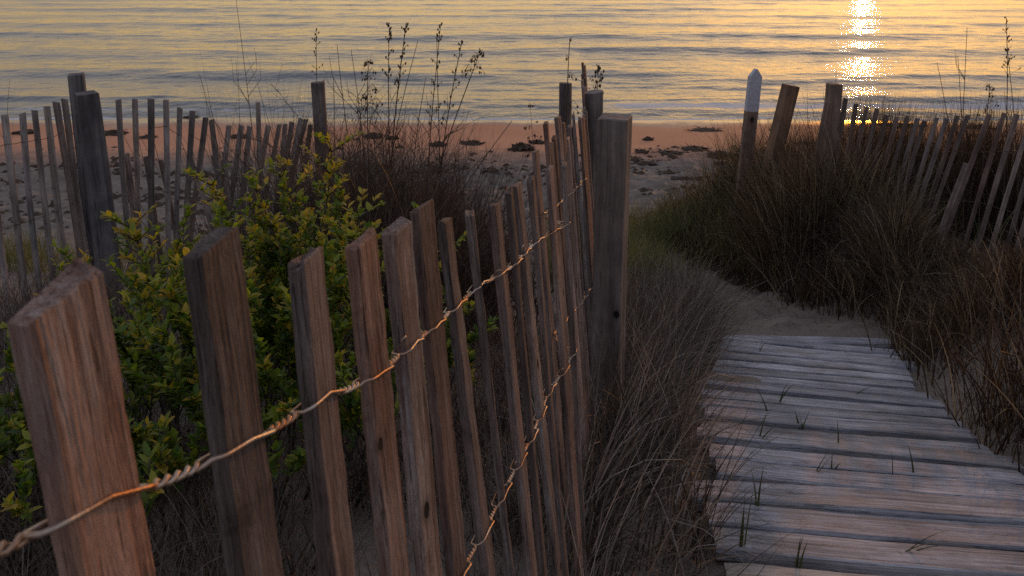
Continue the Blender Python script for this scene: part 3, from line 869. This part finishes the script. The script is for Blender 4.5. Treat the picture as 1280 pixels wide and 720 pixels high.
# dead grass under the shrub behind the near fence
kD = lambda x, y: (x < fence_x(y) - .0) * (1 - .5 * sstep(3.4, 4.2, y))
bD = scatter(22000, -3.0, .4, .3, 4.5, kD, .07, 600)
n = len(bD)
blades('dead_grass', M['straw'], bD, RNG.uniform(.15, .42, n), RNG.uniform(0, 6.28, n), RNG.gamma(2.2, .45, n), np.abs(RNG.normal(.25, .2, n)),
       RNG.uniform(.002, .0042, n), np.clip(RNG.normal(.45, .25, n), 0, 1), label='dead grey grass on the ground under the leafy shrub', cat='grass')
# straw litter lying on the path sand
bL = scatter(650, .8, 2.8, 1.3, 7.6, lambda x, y: ((np.abs(off_walk(x, y)) < .62) & (np.abs(off_walk(x, y)) > .48 * (y < 4.4))) * 1., .12, 60)
n = len(bL)
blades('straw_litter', M['straw'], bL, RNG.uniform(.06, .22, n), RNG.uniform(0, 6.28, n), RNG.uniform(-.1, .25, n), RNG.uniform(1.35, 1.55, n),
       RNG.uniform(.003, .006, n), RNG.uniform(.2, 1, n), label='broken straw lying on the sandy path', cat='straw', zsink=-.006)
# brush thicket of dry stalks
kF = lambda x, y: np.exp(-((x + .85) / .6) ** 2 - ((y - 5.2) / 1.2) ** 2) * (.55 + .9 * fbm(x * 1.6, y * 1.6 + 3, 2))
bF = scatter(17000, -2.3, .55, 3.2, 7.4, kF, .10, 260)
n = len(bF)
blades('dry_brush', M['straw'], bF, RNG.uniform(.35, 1.0, n) * RNG.uniform(.65, 1.6, n), RNG.uniform(0, 6.28, n), RNG.gamma(1.6, .26, n), np.abs(RNG.normal(.2, .26, n)),
       RNG.uniform(.003, .006, n), np.clip(RNG.normal(.35, .22, n), 0, 1), label='dark thicket of dry stalks behind the shrub, below the tall weeds', cat='brush')
# patches behind the left fence
kE = lambda x, y: sstep(.0, .25, fbm(x * .7 + 3, y * .8 + 1, 2)) * (1 - sstep(7.6, 8.6, y)) * .9 + .12
bE = scatter(3200, -6.5, -.6, 4.6, 8.6, kE, .09, 110)
n = len(bE)
blades('beach_grass', M['green_grass'], bE, RNG.uniform(.15, .42, n), RNG.uniform(0, 6.28, n), RNG.gamma(2.2, .35, n), np.abs(RNG.normal(.15, .15, n)),
       RNG.uniform(.004, .007, n), np.clip(RNG.normal(.4, .22, n), 0, 1), label='short patchy grass around the foot of the left fence', cat='grass')

# ------------------------------------------------------------------ leafy shrub
SB = Vector((-.95, 2.45, gz(-.95, 2.45)))
shrub = empty('leafy_shrub', SB)
tag(shrub, 'bushy green shrub with yellow tipped leaves behind the near fence', 'shrub')
tw_mb = MB(); tips = []
rs = random.Random(19)
def limb(p, d, ln, r, lvl):
    pts = [p]; n = 5
    for i in range(n):
        d = (d + Vector((rs.uniform(-.22, .22), rs.uniform(-.22, .22), rs.uniform(-.05, .18)))).normalized()
        p = p + d * ln / n; pts.append(p)
        if lvl < 2 and i >= 1 and rs.random() < (.85 if lvl == 0 else .6):
            a = rs.uniform(0, 6.28)
            sd = (d + Vector((math.cos(a), math.sin(a), .25)) * .75).normalized()
            limb(p, sd, ln * rs.uniform(.35, .6), r * .6, lvl + 1)
        if lvl >= 1 or i >= 2: tips.append((p.copy(), d.copy(), .0 if i < n - 1 else 1.))
    tw_mb.tube(pts, r, r * .4, n=5)
for i in range(92):
    a = rs.uniform(0, 6.28); q = math.sqrt(rs.random())
    bx, by = -.84 + .56 * q * math.cos(a), 2.3 + .85 * q * math.sin(a)
    if bx > fence_x(by) - .22: bx = fence_x(by) - .22 - rs.uniform(0, .2)
    g = gz(bx, by)
    edge_f = 1 - .45 * q * q
    back = float(sstep(1.5, 2.6, by))
    ht = (.38 + .22 * back + .10 * float(sstep(-.9, -.5, bx)) * back) * edge_f * rs.uniform(.75, 1.05)
    dd = Vector((.35 * q * math.cos(a) + rs.uniform(-.2, .2), .3 * q * math.sin(a) + rs.uniform(-.2, .2), 1)).normalized()
    limb(Vector((bx, by, g - .03)), dd, ht, .0055, 0)
# the long sprig that reaches above the rest
for (x0_, y0_, x1_, y1_, zz0, zz1) in ((345, 420, 412, 190, 2.75, 2.85), (300, 400, 262, 232, 2.8, 2.9), (385, 400, 350, 222, 2.9, 3.0), (350, 420, 318, 240, 2.8, 2.8), (420, 430, 445, 275, 2.5, 2.5), (170, 420, 160, 285, 2.5, 2.5)):
    a_, b_ = spot(x0_, y0_, zz0), spot(x1_, y1_, zz1)
    pts = [a_.lerp(b_, f) + Vector((.05 * math.sin(3 * f), 0, 0)) for f in np.linspace(0, 1, 9)]
    tw_mb.tube(pts, .006, .0022)
    for i, p in enumerate(pts[2:]):
        d = (b_ - a_).normalized(); tips.append((p, d, 1. if i > 4 else .4))
        for s in range(4):
            a = rs.uniform(0, 6.28); e = p + (d * .5 + Vector((math.cos(a), math.sin(a), .2)) * .8).normalized() * rs.uniform(.04, .12)
            tw_mb.tube([p, e], .0022, .0012, n=4); tips.append((e, (e - p).normalized(), .9))
link('branches', tw_mb.mesh('branches', True), M['branch'], shrub)
LV, LT, tint = [], [], []
for (p, d, tipf) in tips:
    if p.z < gz(p.x, p.y) + .2 + .12 * rs.random(): continue
    nl = rs.randint(8, 13) if tipf > .5 else rs.randint(5, 9)
    tipt = min(1, max(0, rs.gauss(.37, .18) + .33 * tipf + .5 * max(0, (p.z - (ZC - 1.15)) / .5) * rs.random()))
    for j in range(nl):
        a = rs.uniform(0, 6.28); up = rs.uniform(.25, 1.2)
        v = (d * up + Vector((math.cos(a), math.sin(a), rs.uniform(-.2, .5))) * .8).normalized()
        ln = rs.uniform(.014, .038); wd = ln * rs.uniform(.38, .56)
        s = v.cross(Vector((rs.uniform(-.4, .4), rs.uniform(-.4, .4), 1))).normalized()
        nrm = s.cross(v).normalized()
        o = p + d * rs.uniform(-.05, .012); b = len(LV)
        dr = nrm * ln * rs.uniform(-.05, .22)
        LV += [o, o + v * ln * .35 + s * wd * .5 + nrm * wd * .16, o + v * ln * .70 + s * wd * .38 + nrm * wd * .12 - dr * .4, o + v * ln - dr,
               o + v * ln * .70 - s * wd * .38 + nrm * wd * .12 - dr * .4, o + v * ln * .35 - s * wd * .5 + nrm * wd * .16, o + v * ln * .35, o + v * ln * .70 - dr * .4]
        LT += [(b, b + 1, b + 6), (b + 1, b + 2, b + 7), (b + 1, b + 7, b + 6), (b + 2, b + 3, b + 7), (b, b + 6, b + 5), (b + 6, b + 7, b + 4), (b + 6, b + 4, b + 5), (b + 7, b + 3, b + 4)]
        tint += [min(1, max(0, tipt + rs.gauss(0, .12)))] * 8
link('foliage', np_mesh('foliage', [tuple(v) for v in LV], tris=LT, attrs={'tint': tint}), M['leaf'], shrub)

# ------------------------------------------------------------------ leafless twiggy bushes between the fences
def bare_bush(x, y, h, spread, n_st, seed, label):
    rb = random.Random(seed); mbb = MB(); root = Vector((x, y, gz(x, y)))
    def grow(p, d, ln, r, lvl):
        pts = [p]; n = 6
        for i in range(n):
            d = (d + Vector((rb.uniform(-.25, .25), rb.uniform(-.25, .25), rb.uniform(-.08, .12)))).normalized()
            p = p + d * ln / n; pts.append(p)
            if lvl < 3 and rb.random() < (.75, .6, .45)[lvl]:
                a = rb.uniform(0, 6.28); grow(p, (d + Vector((math.cos(a), math.sin(a), .1)) * rb.uniform(.4, 1.)).normalized(), ln * rb.uniform(.35, .65), r * .6, lvl + 1)
        mbb.tube(pts, r, r * .45, n=4)
    for i in range(n_st):
        a = rb.uniform(0, 6.28); q = rb.uniform(0, spread)
        b = Vector((x + q * math.cos(a), y + q * math.sin(a), 0)); b.z = gz(b.x, b.y) - .03
        grow(b, Vector((rb.uniform(-.5, .5), rb.uniform(-.4, .4), 1)).normalized(), h * rb.uniform(.6, 1.1), .0055, 0)
    tag(link('bare_bush', mbb.mesh('bare_bush', True), M['weed_stem'], None), label, 'bush')
bare_bush(-1.05, 5.1, .95, .35, 26, 5, 'leafless twiggy bush right of the round post of the left fence')
bare_bush(-.62, 4.7, .85, .40, 24, 6, 'tangled bare bush in the middle of the dry brush, in front of the seed spikes')
bare_bush(-.18, 4.6, .55, .35, 16, 8, 'low sparse bare bush close behind the near laths, left of the square post')

# ------------------------------------------------------------------ tall dry weeds
def weed(x, y, Z, label, x_base=None, style='spike', sway=.03, head=.3, rad=.0055):
    T = spot(x, y, Z)
    xb = x if x_base is None else x_base
    bx = (xb - PXC) / FPX * Z; by = T.y + random.uniform(-.15, .15)
    Bp = Vector((bx, by, gz(bx, by) - .03))
    root = empty('dry_weed', Bp); tag(root, label, 'weed', 'tall dry weeds')
    mb, hd = MB(), MB()
    L_ = (T - Bp).length; n = 12; pts = []
    ph = random.uniform(0, 6)
    for i in range(n + 1):
        f = i / n; p = Bp.lerp(T, f)
        # stems rise steeply and lean over higher up
        p += Vector(((bx - T.x) * .25 * math.sin(math.pi * f) + sway * math.sin(4 * f + ph) * f, .02 * math.sin(3 * f + ph), 0))
        pts.append(p)
    def at(f):
        q = f * n; i = min(n - 1, int(q)); return pts[i].lerp(pts[i + 1], q - i)
    fe = 1 if style == 'twig' else 1 - head
    mb.tube([at(f_) for f_ in np.linspace(0, fe, 13)], rad, rad * (.35 if style == 'twig' else .62), n=5)
    if style == 'twig':
        for s in range(random.randint(3, 5)):
            f = random.uniform(.35, .8); p = at(f); a = random.choice([0, 3.14]) + random.uniform(-.7, .7); l = random.uniform(.12, .3)
            e = p + Vector((math.cos(a) * l * .35, math.sin(a) * l * .35, l))
            mb.tube([p, p.lerp(e, .5) + Vector((math.cos(a) * .03, math.sin(a) * .03, 0)), e], rad * .45, rad * .2, n=4)
        link('stem', mb.mesh('stem', True), M['weed_stem'], root); return
    hd.tube([at(f_) for f_ in np.linspace(1 - head, 1, 8)], rad * .62, rad * .36, n=5)
    nb = 26 if style == 'spike' else 20
    for s in range(nb):
        f = 1 - head * random.random() ** 1.2; p = at(f); a = random.uniform(0, 6.28)
        l = (.02 + .05 * random.random()) * (.5 + 1.4 * (1 - f) / head) if style == 'spike' else (.05 + .13 * (1 - f) / head)
        e = p + Vector((math.cos(a) * l * .7, math.sin(a) * l * .7, l * (.7 if style == 'spike' else .35)))
        mid = p.lerp(e, .55) + Vector((0, 0, .012))
        if style == 'plume': e.z -= l * .45
        hd.tube([p, mid, e], rad * .3, rad * .18, n=4)
        for c in range(2 if style == 'spike' else 3):
            k = p.lerp(e, random.uniform(.3, 1)); r = random.uniform(.004, .0085)
            hd.tube([k - Vector((0, 0, r)), k, k + Vector((r * .4, 0, r * 1.2))], r * .4, r * .7, n=5)
    for s in range(2):
        f = random.uniform(.3, .6); p = at(f); a = random.choice([0, 3.14]) + random.uniform(-.6, .6); l = random.uniform(.08, .22)
        mb.tube([p, p + Vector((math.cos(a) * l * .5, math.sin(a) * l * .4, l))], rad * .4, rad * .2, n=4)
    link('stem', mb.mesh('stem', True), M['weed_stem'], root)
    link('seed_head', hd.mesh('seed_head', True), M['weed_head'], root)

weed(393, 36, 6.6, 'dark beaded weed stalk rising straight above the round post of the left fence', None, 'spike', .01, .3)
weed(427, 56, 5.7, 'thin bare twig just right of the round post of the left fence', 440, 'twig')
weed(443, 62, 5.6, 'forked bare stalk, second to the right of the left fence round post', 452, 'twig')
weed(463, 76, 5.4, 'short wispy weed between the forked stalk and the beaded spikes', 458, 'plume', .02, .2)
weed(489, 32, 5.5, 'slim beaded weed spike, left one of the tall close pair', 484, 'spike', .015, .2)
weed(504, 28, 5.4, 'tallest dark seed spike of the brush, bushy at its tip', 480, 'spike', .02, .28, .007)
weed(519, 50, 5.4, 'curved bare twig leaning right beside the tallest seed spike', 478, 'twig')
weed(547, 30, 5.3, 'long narrow seed spike leaning right over the thicket', 530, 'spike', .02, .35)
weed(552, 44, 5.2, 'bare kinked stalk rising right behind the long narrow spike', 545, 'twig')
weed(575, 54, 5.2, 'clubbed seed head with dark brown lower half', 540, 'spike', .02, .42, .007)
weed(602, 64, 5.3, 'outermost slanting weed tipped with a small fork, nearest the open beach', 520, 'plume', .02, .12)
weed(640, 152, 4.6, 'low bare stalk slanting far right across the beach sand', 520, 'twig', .0)
weed(532, 226, 4.7, 'dead stick slanting right out of the dense brush', 440, 'twig', .0, rad=.005)
weed(604, 196, 4.9, 'long dead stick crossing behind the near laths towards the sand', 492, 'twig', .0, rad=.005)
weed(455, 118, 5.5, 'dense upright stalk tangled with the forked stalk', 447, 'plume', .02, .4)
weed(413, 96, 5.9, 'short upright stalk touching the round post of the left fence', 415, 'twig', .02)
weed(530, 96, 5.2, 'half height bare stalk between the two long seed spikes', 512, 'twig', .03)
weed(298, -6, 3.5, 'very tall thin stem rising alone above the leafy shrub to the top edge', 305, 'twig', .012, rad=.0026)
weed(255, 92, 3.9, 'wiry bare stem bending over the middle of the left fence', 290, 'twig', .02, rad=.0026)
weed(716, 48, 5.0, 'branched plume weed standing against the far round fence post', 704, 'plume', .02, .45, .007)
weed(750, 84, 4.6, 'short thin weed tip behind the second round post', 738, 'spike', .01, .12, .003)
weed(16, 98, 4.9, 'thin curved stem at the left edge beside the first laths', 2, 'twig', .03, rad=.0026)
weed(664, 130, 5.1, 'pale drooping weed left of the far round fence post', 668, 'plume', .02, .5, .003)
weed(1210, 34, 6.6, 'straight bare stem above the middle of the right fence', 1216, 'twig', .01)
weed(1254, 22, 6.2, 'bundle of arched stems at the right edge above the laths, tallest there', 1284, 'spike', .03, .25)
weed(1262, 52, 6.1, 'arched stem just inside the tallest one at the right edge', 1290, 'twig', .03)
weed(1170, 78, 6.7, 'slanting bare stem leaning left over the right fence', 1205, 'twig', .0)
weed(1236, 106, 6.3, 'short weed with a fuzzy head between the two bare stems on the right', 1230, 'plume', .01, .2)
weed(1198, 70, 6.5, 'leaning twig close left of the straight bare stem', 1214, 'twig', .01)
weed(1044, 88, 7.0, 'two pronged sprig poking up behind the right fence post', 1044, 'twig', .0)

# ------------------------------------------------------------------ sprigs of grass growing through the boardwalk
def sprig(x, y, az, h, n_bl, label, flat=.7):
    d = None
    for Z in np.linspace(1.4, 5.5, 400):
        p = spot(x, y, Z)
        if p.z < gz(p.x, p.y) + .036: d = p; break
    if d is None: return
    base = np.array([[d.x + random.uniform(-.006, .006), d.y + random.uniform(-.006, .006), d.z - .012] for _ in range(n_bl)])
    o = blades('grass_sprig', M['sprig'], base, np.array([h * random.uniform(.7, 1.1) for _ in range(n_bl)]), np.array([az + random.uniform(-.6, .6) for _ in range(n_bl)]),
               np.array([random.uniform(.3, .9) for _ in range(n_bl)]), np.array([flat * random.uniform(.5, 1.2) for _ in range(n_bl)]),
               np.array([random.uniform(.005, .008) for _ in range(n_bl)]), np.array([random.random() for _ in range(n_bl)]), S=5, kind='thing')
    tag(o, label, 'grass sprig', 'grass sprigs on the boardwalk')
sprig(948, 442, .5, .12, 4, 'small forked grass sprig near the left end of the far planks')
sprig(974, 500, .8, .14, 3, 'curled grass sprig left of centre on the sandy far planks')
sprig(960, 512, 2.2, .17, 2, 'long dark blade leaning left on the sandy planks', .5)
sprig(1070, 492, .1, .16, 2, 'dark blade lying flat right of centre on the far planks', 1.4)
sprig(1002, 536, 1.2, .09, 4, 'stubby tuft of grass at the centre of the boardwalk')
sprig(1049, 556, 1.4, .11, 1, 'single upright blade in the gap right of the stubby tuft', .1)
sprig(946, 553, .4, .14, 3, 'bent pair of blades on the left half of the mid planks')
sprig(1020, 590, .2, .12, 3, 'flattened dark blades on the lifted plank')
sprig(1040, 590, .9, .08, 3, 'short tuft beside the flattened blades on the lifted plank')
sprig(1117, 594, 1.5, .1, 1, 'thin upright blade on the right half of the lifted plank', .05)
sprig(1143, 592, .9, .12, 1, 'thin slanting blade at the right of the lifted plank', .5)
sprig(948, 634, 1.5, .12, 2, 'upright blades at the left end of the pale near plank', .05)
sprig(928, 690, 1.6, .16, 4, 'fan of thin blades at the near left corner of the boardwalk', .4)
sprig(1125, 688, .1, .16, 3, 'wide green leaf blade lying on the near brown plank', 1.1)
sprig(998, 705, 1.0, .08, 3, 'short pointed tuft beside the knot of the near plank', .3)

# ------------------------------------------------------------------ seaweed and scraps on the beach
def wrack(sx_, sy_, sz_, seed):
    rn = random.Random(seed); npr = np.random.default_rng(seed)
    nu, nv = 22, 9; V = []; F = []
    for j in range(nv):
        e = (j / (nv - 1)) * math.pi / 2
        for i in range(nu):
            a = 2 * math.pi * i / nu
            k = 1 + .55 * float(perlin(3 * math.cos(a) + seed, 3 * math.sin(a) + j * .4)) + .18 * npr.uniform(-1, 1)
            r = math.cos(e) * k
            z = math.sin(e) * (1 + .5 * float(perlin(i * .9 + seed, j * .8)) ) + .12 * npr.uniform(-1, 1)
            V.append((sx_ * r * math.cos(a), sy_ * r * math.sin(a), sz_ * z - .01))
    for j in range(nv - 1):
        for i in range(nu):
            k = (i + 1) % nu
            F.append((j * nu + i, j * nu + k, (j + 1) * nu + k, (j + 1) * nu + i))
    mb = MB(); mb.v, mb.f = V, F
    for s in range(14):
        a = rn.uniform(0, 6.28); p = Vector((sx_ * .8 * math.cos(a), sy_ * .8 * math.sin(a), sz_ * rn.uniform(.0, .5)))
        e = p + Vector((sx_ * rn.uniform(.2, .6) * math.cos(a), sy_ * rn.uniform(.2, .6) * math.sin(a), rn.uniform(-.02, .05)))
        mb.tube([p, p.lerp(e, .5) + Vector((0, 0, .02)), e], .007, .003, n=4)
    return mb.mesh('seaweed_clump')
def on_sand(x, y):
    lo_, hi_ = 6., 20.
    for Z in np.linspace(lo_, hi_, 700):
        p = spot(x, y, Z)
        if p.z < gz(p.x, p.y): return p
    return spot(x, y, 14)
clumps = [  # x, y, half width px, height px, label
    (652, 188, 15, 11, 'dark heap of seaweed with a peak, left of the far round fence post'),
    (672, 179, 12, 5, 'low seaweed mound just behind the peaked heap'),
    (590, 180, 15, 5, 'flat dark seaweed patch at the edge of the wet sand above the weeds'),
    (548, 182, 12, 6, 'brown seaweed lump among the weed stalks'),
    (466, 172, 13, 7, 'pale rounded seaweed mound left of the weed stalks'),
    (490, 174, 8, 5, 'small peaked seaweed lump right of the pale mound'),
    (810, 175, 7, 5, 'small dark lump alone on the smooth wet sand right of the square post'),
    (882, 163, 22, 2.5, 'long thin seaweed streak near the waterline, middle of the beach'),
    (868, 187, 18, 5, 'brown seaweed ridge left of the white topped stake'),
    (900, 193, 16, 5, 'ragged seaweed clump close left of the white topped stake'),
    (836, 193, 22, 5, 'wide orange brown seaweed band right of the square post'),
    (803, 190, 9, 4, 'small seaweed knot touching the right side of the square post'),
    (806, 206, 14, 5, 'rust coloured flat seaweed pile nearest the square post'),
    (928, 190, 8, 4, 'seaweed tuft directly behind the white topped stake'),
    (956, 191, 10, 4, 'seaweed between the white topped stake and the tilted post'),
    (970, 163, 9, 3, 'thin dark streak on wet sand between stake and tilted post'),
    (1012, 180, 16, 4, 'seaweed line on the sand between the tilted post and the right fence'),
    (32, 167, 14, 6, 'dark seaweed ridge behind the laths at the left edge'),
    (140, 168, 18, 6, 'dark seaweed ridge right of the split post'),
    (185, 172, 12, 4, 'small seaweed ridge behind the middle laths of the left fence'),
    (238, 147, 10, 3, 'dark scrap near the waterline above the left fence'),
    (300, 172, 14, 5, 'brown seaweed patch behind the leaning laths'),
    (1130, 158, 30, 3, 'long dark wrack line along the water behind the right fence'),
    (1225, 160, 22, 3, 'wrack line near the right edge behind the bare stems'),
]
for i, (x, y, hw, hh, lab) in enumerate(clumps):
    p = on_sand(x, y); Z = p.y
    o = link('seaweed_clump', wrack(hw / 1000 * Z * .95, hw / 1000 * Z * .6 + .05, hh / 1000 * Z * .85, 50 + i), M['seaweed'], None, Matrix.Translation((p.x, p.y, p.z)))
    tag(o, lab, 'seaweed', 'seaweed clumps on the beach')
# countless small bits of wrack scattered through the dry sand
V, Q = [], []
pts = scatter(4200, -9, 10, 9.0, 15.0, lambda x, y: np.clip(fbm(x * .5, y * .9 + 7, 3) * 1.4 + .28, 0, 1) * (1 - .85 * sstep(13.2, 14.4, y)))
zs_ = ground_z(pts[:, 0], pts[:, 1])
for (x, y), z in zip(pts, zs_):
    r = random.uniform(.012, .05) * (2.0 if random.random() < .18 else .8); a = random.uniform(0, 3.14); h = r * random.uniform(.3, .8); b = len(V)
    for k in range(5):
        t = a + k * 1.2566; q = r * random.uniform(.6, 1.3)
        V.append((x + q * math.cos(t) * 1.5, y + q * math.sin(t), z - .004))
    V.append((x + random.uniform(-.3, .3) * r, y, z + h))
    for k in range(5): Q.append((b + k, b + (k + 1) % 5, b + 5))
tag(link('beach_debris', np_mesh('beach_debris', V, tris=Q, smooth=False), M['seaweed']), 'small brown bits of seaweed strewn over the dry sand', 'debris', kind='stuff')
